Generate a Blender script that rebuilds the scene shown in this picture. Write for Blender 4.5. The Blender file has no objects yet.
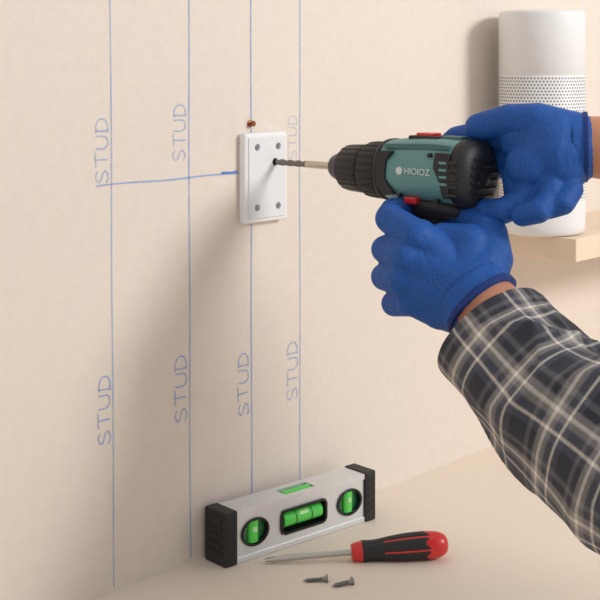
import bpy, bmesh, math, random
from mathutils import Vector, Matrix
random.seed(4)
scene = bpy.context.scene
scene.view_settings.view_transform = 'Standard'
C = bpy.context.collection

# ------------------------------------------------------------ frames
# World: wall is the plane x=0 (x = distance out from wall), y runs along the wall, z up, floor z=0 (metres)
def S(x, y, z):   # worker's frame (turned 42.7 deg to the wall) -> world
    return Vector((.8091+.735*x-.678*y, -.829+.678*x+.735*y, z))

# ------------------------------------------------------------ materials
def lin(c):
    return tuple(((v/255)/12.92 if v/255 <= .04045 else ((v/255+.055)/1.055)**2.4) for v in c)+(1,)
def mat(name, rgb, rough=.5, metal=0, bump=0, bscale=300, var=0, vscale=8, sheen=0, coat=0):
    m = bpy.data.materials.new(name); m.use_nodes = True
    nt = m.node_tree; b = nt.nodes['Principled BSDF']
    b.inputs['Base Color'].default_value = lin(rgb)
    b.inputs['Roughness'].default_value = rough
    b.inputs['Metallic'].default_value = metal
    b.inputs['Coat Weight'].default_value = coat
    if sheen:
        b.inputs['Sheen Weight'].default_value = sheen
    tc = nt.nodes.new('ShaderNodeTexCoord')
    if bump:
        n = nt.nodes.new('ShaderNodeTexNoise'); n.inputs['Scale'].default_value = bscale
        n.inputs['Detail'].default_value = 3
        bp = nt.nodes.new('ShaderNodeBump'); bp.inputs['Strength'].default_value = bump
        bp.inputs['Distance'].default_value = .001
        nt.links.new(tc.outputs['Object'], n.inputs['Vector'])
        nt.links.new(n.outputs['Fac'], bp.inputs['Height'])
        nt.links.new(bp.outputs['Normal'], b.inputs['Normal'])
    if var:
        n = nt.nodes.new('ShaderNodeTexNoise'); n.inputs['Scale'].default_value = vscale
        n.inputs['Detail'].default_value = 5
        nt.links.new(tc.outputs['Object'], n.inputs['Vector'])
        r = nt.nodes.new('ShaderNodeValToRGB')
        c = lin(rgb)
        r.color_ramp.elements[0].position = .3; r.color_ramp.elements[1].position = .7
        r.color_ramp.elements[0].color = tuple(v*(1-var) for v in c[:3])+(1,)
        r.color_ramp.elements[1].color = tuple(min(1, v*(1+var)) for v in c[:3])+(1,)
        nt.links.new(n.outputs['Fac'], r.inputs['Fac'])
        nt.links.new(r.outputs['Color'], b.inputs['Base Color'])
    return m

M_wall = mat('wall_paint', (225, 214, 203), .85, bump=.3, bscale=420, var=.02, vscale=90)
M_floor = mat('floor_paint', (233, 220, 205), .7, bump=.1, bscale=500, var=.015, vscale=5)
M_white = mat('white_plastic', (236, 236, 238), .45)
M_white2 = mat('white_plastic_panel', (226, 227, 230), .5)
M_screwgrey = mat('screw_grey', (140, 145, 155), .35, .8)
M_black = mat('black_rubber', (32, 33, 35), .55, bump=.15, bscale=900)
M_black2 = mat('black_plastic', (20, 21, 22), .35)
M_chuck = mat('chuck_black', (44, 43, 43), .36, .3)
M_steel = mat('steel', (190, 188, 182), .28, 1)
M_bit = mat('drill_bit_steel', (122, 116, 108), .28, .9)
M_brass = mat('bit_shank', (200, 188, 168), .3, .9)
M_teal = mat('teal_plastic', (96, 146, 146), .42, bump=.05, bscale=1200)
M_teal2 = mat('teal_dark_plastic', (62, 106, 110), .4)
M_red = mat('red_plastic', (210, 36, 32), .35, coat=.3)
M_print = mat('print_light', (212, 222, 220), .6)
M_alu = mat('aluminium', (226, 228, 230), .38, .5, bump=.04, bscale=600)
M_vial = mat('green_vial', (80, 215, 80), .15, coat=.6)
M_vialdk = mat('green_window', (30, 110, 60), .25, coat=.5)
M_bubble = mat('bubble', (190, 250, 170), .1, coat=.8)
M_wood = mat('shelf_wood', (232, 211, 186), .5, var=.05, vscale=30)
M_skin = mat('skin', (200, 138, 108), .5, bump=.25, bscale=350, var=.06, vscale=60)
M_skin.node_tree.nodes['Principled BSDF'].inputs['Subsurface Weight'].default_value = .1
M_skin.node_tree.nodes['Principled BSDF'].inputs['Subsurface Scale'].default_value = .005
M_nail = mat('copper_nail', (150, 90, 60), .4, .6)
M_screw = mat('zinc_screw', (145, 145, 148), .3, .9)

# knitted glove
def glove_mat(name, c0, c1):
    m = bpy.data.materials.new(name); m.use_nodes = True
    nt = m.node_tree; b = nt.nodes['Principled BSDF']
    b.inputs['Roughness'].default_value = .62
    b.inputs['Specular IOR Level'].default_value = .35
    tc = nt.nodes.new('ShaderNodeTexCoord')
    mp = nt.nodes.new('ShaderNodeMapping'); mp.inputs['Scale'].default_value = (1, 1, .55)
    v = nt.nodes.new('ShaderNodeTexVoronoi'); v.inputs['Scale'].default_value = 950; v.inputs['Randomness'].default_value = .35
    n = nt.nodes.new('ShaderNodeTexNoise'); n.inputs['Scale'].default_value = 48; n.inputs['Detail'].default_value = 3
    n.inputs['Distortion'].default_value = 1.2
    nt.links.new(tc.outputs['Object'], mp.inputs['Vector']); nt.links.new(mp.outputs['Vector'], v.inputs['Vector']); nt.links.new(tc.outputs['Object'], n.inputs['Vector'])
    r = nt.nodes.new('ShaderNodeValToRGB')
    r.color_ramp.elements[0].color = lin(c0); r.color_ramp.elements[1].color = lin(c1)
    r.color_ramp.elements[1].position = .8
    nt.links.new(v.outputs['Distance'], r.inputs['Fac']); nt.links.new(r.outputs['Color'], b.inputs['Base Color'])
    b1 = nt.nodes.new('ShaderNodeBump'); b1.inputs['Strength'].default_value = .55; b1.inputs['Distance'].default_value = .0004; b1.invert = True
    b2 = nt.nodes.new('ShaderNodeBump'); b2.inputs['Strength'].default_value = .55; b2.inputs['Distance'].default_value = .004
    nt.links.new(v.outputs['Distance'], b1.inputs['Height']); nt.links.new(n.outputs['Fac'], b2.inputs['Height'])
    nt.links.new(b2.outputs['Normal'], b1.inputs['Normal']); nt.links.new(b1.outputs['Normal'], b.inputs['Normal'])
    return m
M_glove = glove_mat('blue_knit', (38, 102, 184), (18, 68, 146))
M_cuff = glove_mat('glove_hem', (22, 62, 140), (14, 42, 105))

def plaid_mat():
    m = bpy.data.materials.new('plaid_flannel'); m.use_nodes = True
    nt = m.node_tree; b = nt.nodes['Principled BSDF']; b.inputs['Roughness'].default_value = .95
    b.inputs['Sheen Weight'].default_value = .12
    L = nt.links.new
    uv = nt.nodes.new('ShaderNodeTexCoord'); sep = nt.nodes.new('ShaderNodeSeparateXYZ')
    nz = nt.nodes.new('ShaderNodeTexNoise'); nz.inputs['Scale'].default_value = 1500; nz.inputs['Detail'].default_value = 3
    L(uv.outputs['Object'], nz.inputs['Vector'])
    L(uv.outputs['UV'], sep.inputs[0])
    outs = []
    for ax, per in (('X', .049), ('Y', .042)):
        mu = nt.nodes.new('ShaderNodeMath'); mu.operation = 'MULTIPLY'; mu.inputs[1].default_value = 1/per
        jt = nt.nodes.new('ShaderNodeMath'); jt.operation = 'MULTIPLY_ADD'; jt.inputs[1].default_value = .06
        fr = nt.nodes.new('ShaderNodeMath'); fr.operation = 'FRACT'
        L(sep.outputs[ax], mu.inputs[0]); L(nz.outputs['Fac'], jt.inputs[0]); L(mu.outputs[0], jt.inputs[2]); L(jt.outputs[0], fr.inputs[0])
        r = nt.nodes.new('ShaderNodeValToRGB'); cr = r.color_ramp; cr.interpolation = 'LINEAR'
        dark = lin((46, 48, 58)); navy = lin((80, 84, 98)); grey = lin((150, 147, 145)); cream = lin((242, 234, 222)); mid = lin((106, 106, 110))
        stops = [(0, dark), (.16, dark), (.19, mid), (.24, mid), (.27, dark), (.35, dark), (.39, grey), (.45, grey), (.47, cream), (.50, cream), (.53, grey),
                 (.58, grey), (.62, navy), (.71, navy), (.74, cream), (.755, cream), (.78, navy), (.86, navy), (.89, dark)]
        cr.elements[0].position = 0; cr.elements[0].color = stops[0][1]
        cr.elements[1].position = stops[1][0]; cr.elements[1].color = stops[1][1]
        for p, c in stops[2:]:
            e = cr.elements.new(p); e.color = c
        L(fr.outputs[0], r.inputs['Fac']); outs.append(r)
    mx = nt.nodes.new('ShaderNodeMix'); mx.data_type = 'RGBA'; mx.inputs[0].default_value = .5
    L(outs[0].outputs[0], mx.inputs[6]); L(outs[1].outputs[0], mx.inputs[7])
    L(mx.outputs[2], b.inputs['Base Color'])
    bp = nt.nodes.new('ShaderNodeBump'); bp.inputs['Strength'].default_value = .5; bp.inputs['Distance'].default_value = .0008
    L(nz.outputs['Fac'], bp.inputs['Height']); L(bp.outputs['Normal'], b.inputs['Normal'])
    return m
M_plaid = plaid_mat()

def pencil_mat(name, rgb, thr):
    m = bpy.data.materials.new(name); m.use_nodes = True
    nt = m.node_tree; b = nt.nodes['Principled BSDF']
    b.inputs['Base Color'].default_value = lin(rgb); b.inputs['Roughness'].default_value = .9
    tc = nt.nodes.new('ShaderNodeTexCoord'); n = nt.nodes.new('ShaderNodeTexNoise')
    n.inputs['Scale'].default_value = 250; n.inputs['Detail'].default_value = 4
    mr = nt.nodes.new('ShaderNodeMapRange'); mr.inputs['From Min'].default_value = .35; mr.inputs['From Max'].default_value = .62
    mr.inputs['To Min'].default_value = thr; mr.inputs['To Max'].default_value = min(1, thr+.35)
    nt.links.new(tc.outputs['Object'], n.inputs['Vector']); nt.links.new(n.outputs['Fac'], mr.inputs['Value'])
    nt.links.new(mr.outputs[0], b.inputs['Alpha'])
    return m
M_pen = pencil_mat('blue_pencil', (142, 174, 230), .52)
M_pen2 = pencil_mat('blue_pencil_faint', (152, 182, 230), .42)
M_pen3 = pencil_mat('blue_pencil_dark', (84, 130, 206), .7)

# ------------------------------------------------------------ mesh helpers
def new_obj(name, bm, mats, parent=None, smooth=True):
    me = bpy.data.meshes.new(name); bm.to_mesh(me); bm.free()
    if not isinstance(mats, (list, tuple)): mats = [mats]
    for m in mats: me.materials.append(m)
    if smooth:
        for p in me.polygons: p.use_smooth = True
    o = bpy.data.objects.new(name, me); C.objects.link(o)
    if parent: o.parent = parent
    return o
def empty(name, loc=(0, 0, 0), rot=(0, 0, 0)):
    e = bpy.data.objects.new(name, None); C.objects.link(e); e.location = loc; e.rotation_euler = rot
    e.empty_display_size = .02
    return e
def box(name, lo, hi, m, parent=None, bev=0, seg=3, smooth=True):
    bm = bmesh.new(); bmesh.ops.create_cube(bm, size=1)
    for v in bm.verts:
        v.co = Vector([lo[i]+(v.co[i]+.5)*(hi[i]-lo[i]) for i in range(3)])
    o = new_obj(name, bm, m, parent, smooth=bev > 0)
    if bev:
        md = o.modifiers.new('bevel', 'BEVEL'); md.width = bev; md.segments = seg; md.limit_method = 'ANGLE'
        md.harden_normals = False
        w = o.modifiers.new('wn', 'WEIGHTED_NORMAL')
    return o
def lathe(name, prof, m, parent=None, seg=48, mod=None, mi=None, axis='X', smooth=True, autosharp=35, sx=1):
    bm = bmesh.new(); rings = []
    for (x, r) in prof:
        ring = []
        for k in range(seg):
            a = 2*math.pi*k/seg; rr = r*(mod(x, a, r) if mod else 1)
            c = (x, rr*math.cos(a), rr*math.sin(a))
            if axis == 'Z': c = (rr*math.cos(a), rr*math.sin(a), x)
            if axis == 'Y': c = (rr*math.cos(a)*sx, x, rr*math.sin(a))
            ring.append(bm.verts.new(c))
        rings.append(ring)
    for i in range(len(rings)-1):
        for k in range(seg):
            f = bm.faces.new((rings[i][k], rings[i][(k+1) % seg], rings[i+1][(k+1) % seg], rings[i+1][k]))
            if mi: f.material_index = mi((prof[i][0]+prof[i+1][0])/2, 2*math.pi*(k+.5)/seg)
    for ring, s_ in ((rings[0], 0), (rings[-1], 1)):
        f = bm.faces.new(ring)
        if mi: f.material_index = mi(prof[0 if s_ == 0 else -1][0], 0)
    bmesh.ops.recalc_face_normals(bm, faces=bm.faces)
    for e in bm.edges:
        if len(e.link_faces) == 2 and e.calc_face_angle(0) > math.radians(autosharp): e.smooth = False
    return new_obj(name, bm, m, parent, smooth)
def loft(name, secs, m, parent=None, seg=32, sub=1, axis='X'):
    # secs: (x, zc, up, dn, hy, power)
    bm = bmesh.new(); rings = []
    for (x, zc, up, dn, hy, p) in secs:
        ring = []
        for k in range(seg):
            a = 2*math.pi*k/seg; c, s = math.cos(a), math.sin(a)
            yy = hy*math.copysign(abs(c)**(2/p), c); zz = (up if s > 0 else dn)*math.copysign(abs(s)**(2/p), s)+zc
            ring.append(bm.verts.new((x, yy, zz) if axis == 'X' else (zz, yy, x)))
        rings.append(ring)
    for i in range(len(rings)-1):
        for k in range(seg):
            bm.faces.new((rings[i][k], rings[i][(k+1) % seg], rings[i+1][(k+1) % seg], rings[i+1][k]))
    bm.faces.new(rings[0]); bm.faces.new(rings[-1])
    bmesh.ops.recalc_face_normals(bm, faces=bm.faces)
    o = new_obj(name, bm, m, parent)
    if sub:
        md = o.modifiers.new('sub', 'SUBSURF'); md.levels = sub; md.render_levels = sub
    return o
def capsule_chain(bm, pts, rad):
    for i, (p, r) in enumerate(zip(pts, rad)):
        bmesh.ops.create_icosphere(bm, subdivisions=3, radius=r, matrix=Matrix.Translation(p))
        if i:
            q, rq = pts[i-1], rad[i-1]; d = p-q; L = d.length
            if L < 1e-5: continue
            rot = d.to_track_quat('Z', 'Y').to_matrix().to_4x4()
            bmesh.ops.create_cone(bm, cap_ends=True, segments=24, radius1=rq, radius2=r, depth=L,
                                  matrix=Matrix.Translation((p+q)/2) @ rot)
def blob(name, chains, m, parent=None, voxel=.0012, smooth=5):
    bm = bmesh.new()
    for pts, rad in chains: capsule_chain(bm, [S(*p) for p in pts], rad)
    o = new_obj(name, bm, m, parent)
    rm = o.modifiers.new('remesh', 'REMESH'); rm.mode = 'VOXEL'; rm.voxel_size = voxel; rm.use_smooth_shade = True
    sm = o.modifiers.new('smooth', 'SMOOTH'); sm.factor = .5; sm.iterations = smooth
    return o
def catmull(pts, n):
    out = []; P = [pts[0]+(pts[0]-pts[1])]+list(pts)+[pts[-1]+(pts[-1]-pts[-2])]
    for i in range(1, len(P)-2):
        for k in range(n):
            t = k/n; a, b, c, d = P[i-1], P[i], P[i+1], P[i+2]
            out.append(.5*((2*b)+(c-a)*t+(2*a-5*b+4*c-d)*t*t+(3*b-a-3*c+d)*t**3))
    out.append(P[-2]); return out
def tube(name, pts, rad, m, parent=None, seg=72, n=16, fold=0, solid=0, seed=0, flat=1.0):
    P = [S(*p) for p in pts]; pr = [Vector((r, 0, 0)) for r in rad]
    path = catmull(P, n); rr = [v.x for v in catmull(pr, n)]
    bm = bmesh.new(); uvl = bm.loops.layers.uv.new('UVMap')
    T = (path[1]-path[0]).normalized(); N = T.cross(Vector((0, 0, 1))).normalized()
    rings = []; arc = 0; arcs = []
    for i, p in enumerate(path):
        if i: arc += (p-path[i-1]).length
        arcs.append(arc)
        T2 = (path[min(i+1, len(path)-1)]-path[max(i-1, 0)]).normalized()
        N = (N-T2*N.dot(T2)).normalized(); B = T2.cross(N)
        ring = []
        for k in range(seg):
            a = 2*math.pi*k/seg; f = 0
            if fold:
                amp = fold*min(1, .2+arc/.05)
                f = amp*(.9*(1-abs(math.sin(arc*44+1.9*math.sin(a+seed)+seed)))**2*(0.7+.5*math.sin(a+seed*2+arc*9))
                         + .5*(1-abs(math.sin(arc*31-1.5*a+1.7*math.sin(2*a)+seed)))**2
                         + .45*math.sin(arc*33+3*a+seed)+.25*math.sin(5*a+arc*20))
            r = rr[i]+f
            ring.append(bm.verts.new(p+N*math.cos(a)*r+B*math.sin(a)*r*flat))
        rings.append(ring)
    for i in range(len(rings)-1):
        for k in range(seg):
            f = bm.faces.new((rings[i][k], rings[i][(k+1) % seg], rings[i+1][(k+1) % seg], rings[i+1][k]))
            us = (k, k+1, k+1, k); vs = (arcs[i], arcs[i], arcs[i+1], arcs[i+1])
            for l, u_, v_ in zip(f.loops, us, vs): l[uvl].uv = (u_/seg*.294, v_)
    if not solid:
        bm.faces.new(rings[0]); bm.faces.new(rings[-1])
    bmesh.ops.recalc_face_normals(bm, faces=bm.faces)
    o = new_obj(name, bm, m, parent)
    if solid:
        md = o.modifiers.new('solid', 'SOLIDIFY'); md.thickness = solid; md.offset = -1
    return o

# ------------------------------------------------------------ room
box('wall_back', (-.08, -1.6, 0), (0, 3.2, 2.4), M_wall, smooth=False)
box('floor', (-.08, -1.6, -.06), (2.6, 3.2, 0), M_floor, smooth=False)

# ------------------------------------------------------------ pencil marks on the wall
def ribbon(bm, pts, w, mi, x=.0005):
    pts = [Vector((0, p[0], p[1])) for p in pts]
    L = []; R = []
    for i, p in enumerate(pts):
        d = (pts[min(i+1, len(pts)-1)]-pts[max(i-1, 0)]).normalized()
        nn = Vector((0, -d.z, d.y)); ww = w*(.85+.3*random.random())/2
        L.append(bm.verts.new((x, *(p+nn*ww)[1:]))); R.append(bm.verts.new((x, *(p-nn*ww)[1:])))
    for i in range(len(pts)-1):
        f = bm.faces.new((L[i], R[i], R[i+1], L[i+1])); f.material_index = mi
def smoothp(pts, n=6):
    return [(v.x, v.y) for v in catmull([Vector((p[0], p[1], 0)) for p in pts], n)]
G = {'S': [[(.85, .84), (.6, 1), (.25, .95), (.1, .75), (.3, .56), (.65, .45), (.86, .25), (.65, .03), (.3, 0), (.06, .15)]],
     'T': [[(-.02, .97), (1.02, 1.03)], [(.5, 1), (.48, 0)]],
     'U': [[(.08, 1), (.07, .35), (.25, .05), (.52, 0), (.78, .08), (.9, .35), (.93, 1)]],
     'D': [[(.1, 0), (.12, 1)], [(-.02, .98), (.5, .97), (.85, .75), (.93, .5), (.85, .22), (.5, .02), (-.02, 0)]]}
def word(bm, s0, z0, length, h, mi, w=.00105):
    cw = length/4.45; z = z0-length/2
    for ch in 'STUD':
        jx = random.uniform(-.04, .04); jr = random.uniform(-.05, .05)
        for st in G[ch]:
            pp = [(s0-h*(b+jx-.5), z+cw*(a+jr*b)) for a, b in st]
            ribbon(bm, smoothp(pp) if len(pp) > 2 else [pp[0], ((pp[0][0]+pp[1][0])/2, (pp[0][1]+pp[1][1])/2), pp[1]], w, mi, x=.0006)
        z += cw*1.15
def vline(bm, sb, st_, z0, z1, w, mi):
    pts = []; N = 60
    for i in range(N+1):
        f = i/N; pts.append((sb+(st_-sb)*f+.0003*math.sin(f*17+sb*50), z0+(z1-z0)*f))
    ribbon(bm, pts, w, mi)
bm = bmesh.new()
vline(bm, -.1700, -.1750, .004, .62, .0011, 1)
vline(bm, -.0880, -.0905, .004, .62, .0011, 0)
vline(bm, -.0148, -.0162, .004, .62, .0012, 0)
vline(bm, .0480, .0475, .004, .62, .0012, 1)
ribbon(bm, [(-.188+.0157*i, .3238+.0005*math.sin(i)) for i in range(11)], .0012, 0)
ribbon(bm, [(-.052, .3252), (-.04, .3247), (-.033, .3252)], .0018, 2, x=.0007)
word(bm, -.1822, .351, .052, .0120, 1)
word(bm, -.1798, .146, .055, .0115, 0)
word(bm, -.1005, .362, .048, .0130, 1)
word(bm, -.0990, .148, .056, .0125, 0)
word(bm, -.0255, .138, .056, .0120, 0)
word(bm, .0375, .139, .054, .0130, 1)
word(bm, .0375, .352, .040, .0115, 1, .0005)
new_obj('stud_pencil_marks', bm, [M_pen, M_pen2, M_pen3], smooth=False)

# ------------------------------------------------------------ mounting plate
pl = empty('mounting_plate', (0, -.0045, .319))
box('base', (0, -.027, -.0395), (.0085, .027, .0395), M_white, pl, bev=.0022)
box('raised_panel', (.007, -.0235, -.036), (.0098, .0235, .036), M_white2, pl, bev=.001)
for i, (a, b) in enumerate(((-.013, .027), (.0135, .027), (-.013, -.026), (.0135, -.026))):
    lathe('screw_head_%d' % (i+1), [(.0092, .0030), (.0101, .0030), (.0105, .0024), (.0102, .0010)], M_screwgrey, pl, 20).location = (0, a, b)
    box('screw_slot_%d' % (i+1), (.0101, a-.0022, b-.0004), (.0106, a+.0022, b+.0004), M_screwgrey, pl)
lathe('pilot_hole', [(.0090, .0034), (.0100, .0034)], M_black2, pl, 20).location = (0, .0095, .013)

nl = empty('wall_nail', (0, -.0172, .3665))
lathe('shank', [(0, .0012), (.005, .0012)], M_nail, nl, 12)
lathe('head', [(.0035, .0022), (.005, .0026), (.006, .0018)], M_nail, nl, 16)
lathe('washer', [(0, .0032), (.001, .0032), (.0016, .002)], M_nail, nl, 16)

# ------------------------------------------------------------ cordless drill
dr = empty('cordless_drill', (0, .005, .332))
def twist(x, a, r):
    return 1 if x > .046 else 1-.3*abs(math.cos(a-x*330))**4
lathe('drill_bit', [(.0098, .0005), (.0125, .0026)]+[(.0125+i*.0007, .0029) for i in range(1, 51)]+[(.0485, .0029)], M_bit, dr, 32, mod=twist, autosharp=80)
lathe('bit_shank', [(.048, .0029), (.05, .0032), (.084, .0032)], M_brass, dr, 24)
def knurl(n, d):
    return lambda x, a, r: 1-d*(.5+.5*math.cos(n*a))**4
lathe('chuck_nose', [(.080, .005), (.0805, .0095), (.083, .0108), (.090, .0128), (.0925, .0142), (.0935, .0168), (.0945, .0170)], M_chuck, dr, 48)
lathe('chuck_sleeve', [(.0945, .0165), (.096, .0188), (.100, .0196), (.112, .0202), (.116, .0202), (.1175, .0190)], M_chuck, dr, 120, mod=knurl(20, .04))
lathe('chuck_collar', [(.117, .0165), (.119, .0165), (.1192, .018), (.1205, .018)], M_black2, dr, 48)
lathe('torque_ring', [(.120, .019), (.1212, .0225), (.124, .0232), (.138, .0238), (.140, .0225), (.141, .021)], M_black, dr, 144, mod=knurl(24, .05))
loft('housing', [(.138, 0, .0215, .0205, .0205, 2.2), (.1395, 0, .0245, .0225, .0225, 2.4), (.152, 0, .0272, .0232, .0238, 2.6),
                 (.180, 0, .0296, .0236, .0246, 2.8), (.210, 0, .0292, .024, .0250, 2.8), (.2215, 0, .0280, .024, .0248, 2.7), (.223, 0, .025, .022, .023, 2.5)], M_teal, dr)
loft('front_band', [(.1398, 0, .0230, .0215, .022, 2.3), (.1402, 0, .0262, .0240, .0240, 2.4), (.1455, 0, .0272, .0245, .0248, 2.5), (.1462, 0, .0255, .0230, .0233, 2.5)], M_black, dr)
loft('motor_cap', [(.2165, 0, .0255, .0230, .0235, 2.5), (.217, 0, .0294, .0258, .0265, 2.6), (.222, 0, .0292, .0262, .0266, 2.6), (.228, 0, .0274, .0252, .0252, 2.5), (.2322, 0, .0225, .0215, .0215, 2.4), (.2332, 0, .0150, .0150, .0150, 2.2)], M_black, dr)
for i in range(6):
    z = -.0145+i*.0058; w = .0175*math.sqrt(max(.1, 1-(z/.021)**2))
    box('cap_rib_%d' % (i+1), (.230, -w, z-.0013), (.2342, w, z+.0013), M_chuck, dr, bev=.0008)
lathe('cap_boss', [(.232, .0062), (.2346, .0062), (.2352, .005)], M_chuck, dr, 32)
for i in range(5):
    z = -.013+i*.0062
    box('side_vent_%d' % (i+1), (.2185, -.0274, z-.0013), (.2260, -.0255, z+.0013), M_chuck, dr, bev=.0006)
    box('side_vent_far_%d' % (i+1), (.2185, .0255, z-.0013), (.2260, .0274, z+.0013), M_chuck, dr, bev=.0006)
def flank(name, poly, m, y0, y1):
    bm = bmesh.new(); a = [bm.verts.new((x, y0, z)) for x, z in poly]; b = [bm.verts.new((x, y1, z)) for x, z in poly]
    n = len(poly); bm.faces.new(a); bm.faces.new(b[::-1])
    for i in range(n): bm.faces.new((a[i], b[i], b[(i+1) % n], a[(i+1) % n]))
    bmesh.ops.recalc_face_normals(bm, faces=bm.faces)
    o = new_obj(name, bm, m, dr, True); md = o.modifiers.new('b', 'BEVEL'); md.width = .0008; md.segments = 2; md.limit_method = 'ANGLE'
    o.modifiers.new('wn', 'WEIGHTED_NORMAL'); return o
for sgn, nm in ((-1, 'near'), (1, 'far')):
    flank('flank_strap_'+nm, [(.146, .012), (.150, .018), (.162, .018), (.1555, .010), (.1545, -.004), (.164, -.016), (.152, -.018), (.1460, -.009)], M_black, sgn*.0205, sgn*.0252)
    flank('flank_grip_'+nm, [(.205, .019), (.2185, .019), (.2185, -.016), (.212, -.016), (.209, -.004), (.203, .007)], M_black, sgn*.0225, sgn*.0262)
    for i in range(4):
        z = .0125-i*.0055
        flank('flank_slot_%s_%d' % (nm, i), [(.2085, z), (.2165, z), (.2165, z-.0022), (.2095, z-.0022)], M_teal, sgn*.0255, sgn*.0266)
    flank('top_strip_'+nm, [(.149, .0215), (.153, .0238), (.200, .0255), (.215, .0248), (.215, .0205), (.153, .0195)], M_teal2, sgn*.0150, sgn*.0213)
box('speed_switch_base', (.166, -.009, .0262), (.196, .009, .0302), M_black, dr, bev=.001)
box('speed_switch', (.172, -.0065, .0290), (.188, .0065, .0325), M_red, dr, bev=.001)
box('top_ridge', (.196, -.006, .0262), (.215, .006, .0308), M_teal2, dr, bev=.0015)
loft('handle_head', [(-.034, .188, .030, .028, .0195, 3), (-.031, .188, .034, .030, .021, 3), (-.024, .187, .035, .032, .0225, 3), (-.017, .186, .032, .034, .021, 2.8)], M_black, dr, axis='Z')
loft('handle_grip', [(-.104, .186, .020, .020, .016, 2.6), (-.100, .186, .022, .0225, .0175, 2.6), (-.085, .186, .0185, .0195, .0155, 2.4), (-.055, .186, .0175, .0185, .0150, 2.3), (-.036, .185, .020, .022, .017, 2.5), (-.028, .184, .026, .026, .019, 2.8)], M_black, dr, axis='Z')
box('trigger', (.153, -.006, -.052), (.170, .006, -.030), M_red, dr, bev=.003)
box('direction_switch', (.174, -.0256, -.0228), (.186, .0256, -.0172), M_red, dr, bev=.0012)
lathe('work_lamp', [(.149, .003), (.152, .0036), (.156, .0036)], M_print, dr, 16).location = (0, 0, -.0225)
for i, (x, z) in enumerate(((.169, -.0165), (.206, -.0185), (.199, .0165))):
    lathe('case_screw_%d' % (i+1), [(-.0256, .0006), (-.0256, .0018), (-.022, .0018)], M_black2, dr, 14, axis='Y').location = (x, 0, z)
def text(body, size, loc, m, parent, ext=.0002):
    cu = bpy.data.curves.new('lettering', 'FONT'); cu.body = body; cu.size = size; cu.extrude = ext; cu.align_x = 'LEFT'; cu.align_y = 'CENTER'
    cu.offset = .00005
    o = bpy.data.objects.new('lettering', cu); C.objects.link(o); o.data.materials.append(m); o.parent = parent
    o.location = loc; o.rotation_euler = (math.radians(90), 0, 0); return o
text('HIOIOZ', .0072, (.1745, -.0253, .0030), M_print, dr)
lathe('badge', [(-.0255, .0018), (-.0255, .0031), (-.0235, .0031), (-.0235, .0018)], M_print, dr, 24, axis='Y').location = (.1695, 0, .0030)

# ------------------------------------------------------------ person (arms)
man = empty('person', S(.5, .8, .3))
def reparent(o):
    o.parent = man; o.matrix_parent_inverse = Matrix.Translation(man.location).inverted()
bpy.context.view_layer.update()
# lower (left) hand round the handle
g1 = blob('left_glove', [
    ([(.1290, .962, .2475), (.1135, .974, .2630), (.0905, .979, .2890)], [.0270, .0190, .0140]),
    ([(.1290, .962, .2475), (.1080, .971, .2600), (.0820, .976, .2745)], [.0270, .0200, .0140]),
    ([(.1280, .962, .2450), (.1050, .971, .2500), (.0800, .977, .2585)], [.0265, .0200, .0138]),
    ([(.1270, .962, .2420), (.1060, .974, .2390), (.0860, .980, .2420)], [.0265, .0185, .0130]),
    ([(.0880, .975, .2895), (.0690, 1.001, .3005), (.0740, 1.026, .3035), (.0850, 1.036, .3020)], [.0134, .0114, .0108, .0100]),
    ([(.0795, .973, .2748), (.0655, 1.003, .2765), (.0760, 1.036, .2755), (.0960, 1.050, .2750)], [.0130, .0108, .0104, .0098]),
    ([(.0775, .974, .2582), (.0652, 1.004, .2552), (.0765, 1.036, .2550), (.0960, 1.050, .2540)], [.0127, .0106, .0102, .0096]),
    ([(.0840, .977, .2420), (.0725, 1.002, .2350), (.0820, 1.030, .2345), (.1000, 1.045, .2340)], [.0120, .0100, .0096, .0090]),
    ([(.1290, .965, .2540), (.1430, .978, .2730), (.1440, .990, .2900), (.1330, 1.010, .3000), (.1150, 1.030, .2950)], [.024, .0175, .0145, .0125, .0110]),
    ([(.1250, .972, .2620), (.1280, .980, .2830), (.1080, .988, .2860)], [.021, .0165, .013]),
], M_glove)
reparent(g1)
c1 = tube('left_glove_cuff', [(.1250, .966, .2520), (.1310, .9605, .2450), (.1330, .9585, .2428)], [.0295, .0303, .0308], M_glove, seg=60, n=6); reparent(c1)
c1 = tube('left_glove_hem', [(.1326, .9590, .2433), (.1350, .9567, .2406)], [.0313, .0313], M_cuff, seg=60, n=4); reparent(c1)
w1 = tube('left_wrist', [(.1310, .960, .2450), (.1410, .952, .2330), (.158, .935, .212), (.185, .900, .174), (.23, .845, .145)], [.0265, .0285, .0300, .033, .036], M_skin, seg=48, n=8); reparent(w1)
s1 = tube('left_sleeve', [(.1400, .959, .2200), (.1540, .940, .2045), (.1890, .898, .1745), (.2580, .820, .1380), (.340, .74, .120), (.42, .68, .16), (.52, .64, .30)],
          [.0450, .0460, .0515, .0570, .063, .068, .070], M_plaid, fold=.0066, solid=.0018, n=34, seg=150, seed=1.3); reparent(s1)
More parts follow.
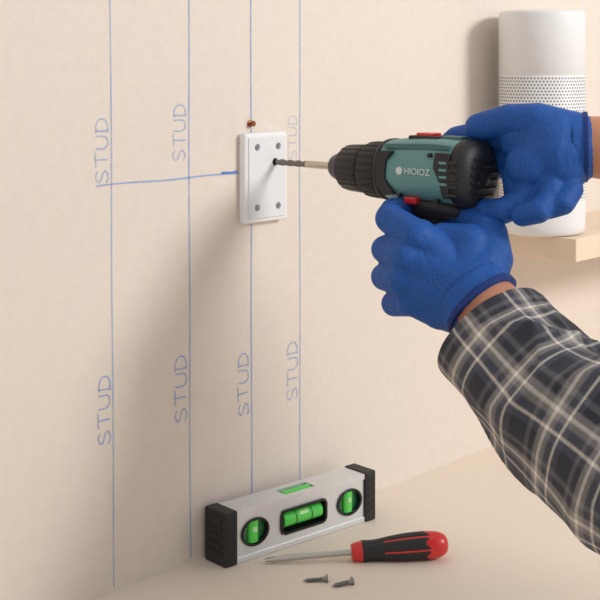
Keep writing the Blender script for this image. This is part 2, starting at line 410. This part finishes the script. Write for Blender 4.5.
# upper (right) hand behind the motor end
g2 = blob('right_glove', [
    ([(.2150, 1.000, .3560), (.1950, 1.000, .3590), (.1740, 1.012, .3600)], [.0250, .0265, .0190]),
    ([(.2150, 1.000, .3560), (.1950, .997, .3510), (.1760, .994, .3420)], [.0250, .0265, .0190]),
    ([(.2150, 1.000, .3560), (.1980, .997, .3450), (.1880, .993, .3340)], [.0245, .025, .0170]),
    ([(.1900, 1.000, .3500), (.1720, 1.004, .3330), (.1700, 1.002, .3180)], [.0200, .0165, .0130]),
    ([(.2080, .998, .3640), (.1830, 1.000, .3750), (.1620, 1.008, .3765), (.1400, 1.020, .3700)], [.020, .0150, .0122, .0108]),
    ([(.1740, 1.014, .3620), (.1500, 1.038, .3630), (.1280, 1.056, .3580), (.1170, 1.064, .3480)], [.0150, .0120, .0110, .0100]),
    ([(.1760, 1.010, .3450), (.1580, 1.036, .3400), (.1420, 1.052, .3360), (.1290, 1.058, .3340)], [.0150, .0120, .0110, .0100]),
    ([(.1800, .996, .3320), (.1700, .990, .3160), (.1550, .991, .3075), (.1430, 1.002, .3065)], [.0145, .0110, .0100, .0094]),
    ([(.1910, .990, .3330), (.1880, .979, .3180), (.1780, .971, .3100), (.1670, .976, .3065)], [.0145, .0104, .0095, .0090]),
    ([(.2010, .993, .3380), (.2045, .983, .3250), (.1970, .974, .3155), (.1860, .976, .3115)], [.0140, .0099, .0092, .0086]),
], M_glove)
reparent(g2)
c2 = tube('right_glove_cuff', [(.2050, .9995, .3560), (.2150, .999, .3560), (.2185, .9985, .3560)], [.0265, .0264, .0266], M_glove, seg=60, n=6); reparent(c2)
c2 = tube('right_glove_hem', [(.2175, .9985, .3560), (.2205, .9980, .3560)], [.0272, .0272], M_cuff, seg=60, n=4); reparent(c2)
w2 = tube('right_wrist', [(.2050, 1.0, .3565), (.2300, .998, .3555), (.29, .985, .350), (.36, .96, .345)], [.0235, .0240, .0290, .036], M_skin, seg=48, n=8); reparent(w2)
s2 = tube('right_sleeve', [(.315, .978, .348), (.36, .962, .345), (.45, .92, .34), (.56, .86, .36), (.66, .80, .45)], [.042, .046, .054, .062, .066], M_plaid, fold=.0050, solid=.0018, n=20, seg=90, seed=2.9); reparent(s2)

# ------------------------------------------------------------ shelf + speaker
sh = empty('wall_shelf', (0, .345, .238))
box('board', (.0, 0, -.024), (.112, .75, 0), M_wood, sh, bev=.0012)
box('wall_cleat', (.0, .10, -.036), (.014, .70, -.024), M_wood, sh, bev=.001)

def speaker_mat():
    m = bpy.data.materials.new('speaker_shell'); m.use_nodes = True
    nt = m.node_tree; b = nt.nodes['Principled BSDF']; b.inputs['Roughness'].default_value = .5
    L = nt.links.new
    tc = nt.nodes.new('ShaderNodeTexCoord'); sep = nt.nodes.new('ShaderNodeSeparateXYZ'); L(tc.outputs['Object'], sep.inputs[0])
    def math_(op, a, bb=None, c=None):
        n = nt.nodes.new('ShaderNodeMath'); n.operation = op
        for i, v in enumerate((a, bb, c)):
            if v is None: continue
            if isinstance(v, (int, float)): n.inputs[i].default_value = v
            else: L(v, n.inputs[i])
        return n.outputs[0]
    ang = math_('ARCTAN2', sep.outputs['Y'], sep.outputs['X'])
    rows = math_('MULTIPLY', sep.outputs['Z'], 1/.0034)
    rowi = math_('FLOOR', rows)
    off = math_('MULTIPLY', math_('MODULO', rowi, 2), .5)
    au = math_('ADD', math_('MULTIPLY', ang, 78/(2*math.pi)), off)
    fu = math_('SUBTRACT', math_('FRACT', math_('ADD', au, 100)), .5); fv = math_('SUBTRACT', math_('FRACT', rows), .5)
    d = math_('SQRT', math_('ADD', math_('MULTIPLY', fu, fu), math_('MULTIPLY', fv, fv)))
    dot = math_('LESS_THAN', d, .30)
    band = math_('MULTIPLY', math_('GREATER_THAN', sep.outputs['Z'], .036), math_('LESS_THAN', sep.outputs['Z'], .1665))
    fac = math_('MULTIPLY', dot, band)
    mx = nt.nodes.new('ShaderNodeMix'); mx.data_type = 'RGBA'
    mx.inputs[6].default_value = lin((230, 230, 231)); mx.inputs[7].default_value = lin((122, 120, 120))
    L(fac, mx.inputs[0]); L(mx.outputs[2], b.inputs['Base Color'])
    return m
spk = empty('smart_speaker', (.056, .369, .2382))
lathe('shell', [(0, .040), (.001, .0430), (.004, .0452), (.012, .0457), (.1675, .0457), (.1678, .0454), (.1684, .0454), (.1687, .0457), (.231, .0457), (.2342, .0452), (.2354, .0440), (.236, .0415), (.2362, .038)], speaker_mat(), spk, 96, axis='Z', autosharp=60)
lathe('top_disc', [(.2355, .037), (.2366, .0365), (.2370, .034)], M_white2, spk, 64, axis='Z')

# ------------------------------------------------------------ spirit level
LL = .176; W = .0265
lv = empty('spirit_level', (.0310, -.0780, .0002), (0, 0, math.radians(84.2)))
def boolcut(o, cutters):
    for c in cutters:
        md = o.modifiers.new('cut', 'BOOLEAN'); md.operation = 'DIFFERENCE'; md.object = c; md.solver = 'EXACT'
    bpy.context.view_layer.update()
    dg = bpy.context.evaluated_depsgraph_get(); me = bpy.data.meshes.new_from_object(o.evaluated_get(dg))
    o.modifiers.clear(); o.data = me
    for c in cutters: bpy.data.objects.remove(c, do_unlink=True)
web = box('web', (.008, .0012, .002), (LL-.008, W-.0012, .042), M_alu, lv, smooth=False)
cuts = []
cx = (.0335, .1440); EX = 1.28
for x in cx:
    c = lathe('cut', [(-.01, .0110), (.04, .0110)], M_alu, lv, 40, axis='Y', sx=EX); c.location = (x, 0, .0225); cuts.append(c)
c = box('cut', (.063, -.01, .0125), (.115, .04, .0325), M_alu, lv); cuts.append(c)
c = box('cut', (.072, .006, .036), (.107, .020, .06), M_alu, lv); cuts.append(c)
boolcut(web, cuts)
box('rail_bottom', (.007, 0, 0), (LL-.007, W, .0050), M_alu, lv, bev=.0008)
rt = box('rail_top', (.007, 0, .0394), (LL-.007, W, .0440), M_alu, lv)
boolcut(rt, [box('cut', (.072, .006, .03), (.107, .020, .06), M_alu, lv)])
def rrect_ring(name, x0, x1, z0, z1, r, w, y0, y1, m):
    bm = bmesh.new()
    def loop(e):
        pts = []
        for cxx, czz, a0 in ((x1-r, z1-r, 0), (x0+r, z1-r, 90), (x0+r, z0+r, 180), (x1-r, z0+r, 270)):
            for k in range(7):
                a = math.radians(a0+15*k); pts.append((cxx+(r+e)*math.cos(a), czz+(r+e)*math.sin(a)))
        return pts
    A = loop(0); B = loop(w); n = len(A)
    v = [[bm.verts.new((p[0], y, p[1])) for p in P] for P, y in ((A, y0), (B, y0), (B, y1), (A, y1))]
    for q in range(4):
        for k in range(n): bm.faces.new((v[q][k], v[q][(k+1) % n], v[(q+1) % 4][(k+1) % n], v[(q+1) % 4][k]))
    bmesh.ops.recalc_face_normals(bm, faces=bm.faces)
    return new_obj(name, bm, m, lv, False)
for i, x in enumerate(cx):
    o = rrect_ring('round_window_rim_%d' % i, -.0103, .0103, -.0103, .0103, .0102, .0016, -.0004, .010, M_black2)
    o.scale = (EX, 1, 1); o.location = (x, 0, .0225)
    lathe('round_window_%d' % i, [(.0040, .0110), (.0070, .0110)], M_vialdk, lv, 40, axis='Y', sx=EX).location = (x, 0, .0225)
    v = lathe('round_vial_%d' % i, [(-.0092, .0058), (.0092, .0058)], M_vial, lv, 24, axis='X'); v.location = (x, .0040, .0225)
    v.scale = (1, .62, 1)
    v.rotation_euler = (0, math.radians(90), 0)
    lathe('round_vial_bubble_%d' % i, [(-.0025, .001), (-.002, .003), (.002, .003), (.0025, .001)], M_bubble, lv, 20, axis='Z').location = (x, .0022, .0245)
rrect_ring('main_window_rim', .0640, .1140, .0135, .0315, .004, .0020, -.0006, W+.0003, M_black2)
box('main_window_back', (.062, .0105, .0118), (.116, .0130, .0332), M_vialdk, lv)
lathe('main_vial', [(.066, .003), (.067, .0070), (.111, .0070), (.112, .003)], M_vial, lv, 32).location = (0, .0070, .0225)
lathe('main_bubble', [(.083, .001), (.0845, .003), (.0945, .003), (.096, .001)], M_bubble, lv, 24).location = (0, .0034, .0252)
for i, x in enumerate((.080, .098)):
    lathe('main_vial_mark_%d' % i, [(x, .0072), (x+.0008, .0072)], M_black2, lv, 32).location = (0, .0070, .0225)
lathe('top_vial', [(.073, .002), (.074, .0050), (.105, .0050), (.106, .002)], M_vial, lv, 24).location = (0, .013, .0393)
box('end_cap_1', (0, -.0012, 0), (.0135, W+.0010, .0452), M_black, lv, bev=.0015)
box('end_cap_2', (LL-.0135, -.0012, 0), (LL, W+.0010, .0452), M_black, lv, bev=.0015)
for e, x in enumerate((.0, LL)):
    for i in range(5):
        z = .008+i*.007
        box('cap_rib_%d_%d' % (e, i), (x-.0008, .004, z), (x+.0008, W-.004, z+.0035), M_black2, lv, bev=.0006)
        box('cap_front_rib_%d_%d' % (e, i), (x+(.002 if e == 0 else -.0105), -.0018, z), (x+(.0105 if e == 0 else -.002), -.0008, z+.0035), M_black2, lv, bev=.0004)

# ------------------------------------------------------------ screwdriver
tip = S(-.0295, 1.090, .0034); end = S(.1255, 1.103, .0123); d = end-tip
sd = empty('screwdriver', tip); sd.rotation_mode = 'QUATERNION'; sd.rotation_quaternion = d.to_track_quat('X', 'Z')
L = d.length; k = L/.1556
def flat_tip(x, a, r):
    if x > .010: return 1
    f = max(0, 1-x/.010)
    return 1-.55*f*abs(math.sin(a))
lathe('shaft', [(0, .0022), (.003, .0026), (.007, .0028), (.010, .0025), (.078*k, .0025)], M_steel, sd, 28, mod=flat_tip)
hp = [(.073, .0055), (.0738, .0068), (.078, .0078), (.083, .0088), (.088, .0086), (.095, .0088), (.105, .0102), (.118, .0115), (.130, .0119), (.139, .0117), (.146, .0108), (.1515, .0088), (.1545, .0058), (.1556, .0025)]
pv = catmull([Vector((a*k, b, 0)) for a, b in hp], 5)
def hmod(x, a, r):
    if x < .084*k or x > .146*k: return 1
    f = min(1, (x-.084*k)/.006, (.146*k-x)/.006); return 1-.07*f*(.5+.5*math.cos(6*a))**3
def hmi(x, a):
    if x < .0815*k or x > .138*k+.002*math.cos(6*a): return 0
    m_ = (math.degrees(a) % 60); return 0 if (m_ < 5 or m_ > 55) and x > .100*k else 1
lathe('handle', [(v.x, v.y) for v in pv], [M_red, M_black], sd, 96, mod=hmod, mi=hmi, autosharp=70)

# ------------------------------------------------------------ loose screws
def screw(x, y, ang, ln=.021):
    e = empty('wood_screw', S(x, y, .0026), (0, math.radians(4), math.radians(ang)))
    prof = [(0, .0035), (.0006, .0036), (.0026, .0018), (.005, .0016)]
    i = 0; xx = .005
    while xx < ln-.003:
        prof += [(xx, .0012), (xx+.0005, .0020), (xx+.0009, .0012)]; xx += .0014
    prof += [(ln, .0002)]
    lathe('shank', prof, M_screw, e, 20, autosharp=80)
    box('slot_1', (-.0002, -.0022, -.0004), (.0004, .0022, .0004), M_black2, e)
    box('slot_2', (-.0002, -.0004, -.0022), (.0004, .0004, .0022), M_black2, e)
base = math.degrees(math.atan2(.678, .735))
screw(.0225, 1.053, base+183, .020)
screw(.0425, 1.048, base+203, .019)

# ------------------------------------------------------------ light
def area(name, loc, tgt, size, power, col):
    l = bpy.data.lights.new(name, 'AREA'); l.shape = 'DISK'; l.size = size; l.energy = power; l.color = col
    o = bpy.data.objects.new(name, l); C.objects.link(o); o.location = loc
    o.rotation_euler = (Vector(tgt)-Vector(loc)).to_track_quat('-Z', 'Y').to_euler(); return o
area('key_softbox', (1.85, .75, 1.22), (0, 0, .25), .6, 28, (1, .98, .955))
w = bpy.data.worlds.new('world'); scene.world = w; w.use_nodes = True
w.node_tree.nodes['Background'].inputs[0].default_value = (1, .99, .98, 1)
w.node_tree.nodes['Background'].inputs[1].default_value = .6

# ------------------------------------------------------------ camera
cam = bpy.data.cameras.new('camera'); co = bpy.data.objects.new('camera', cam); C.objects.link(co)
co.location = (.8091, -.829, .4242)
co.rotation_euler = Vector((-.678, .735, 0)).to_track_quat('-Z', 'Y').to_euler()
cam.sensor_width = 36; cam.lens = 36*1300/600; cam.shift_y = -(300-58)/600
cam.clip_start = .01
scene.camera = co
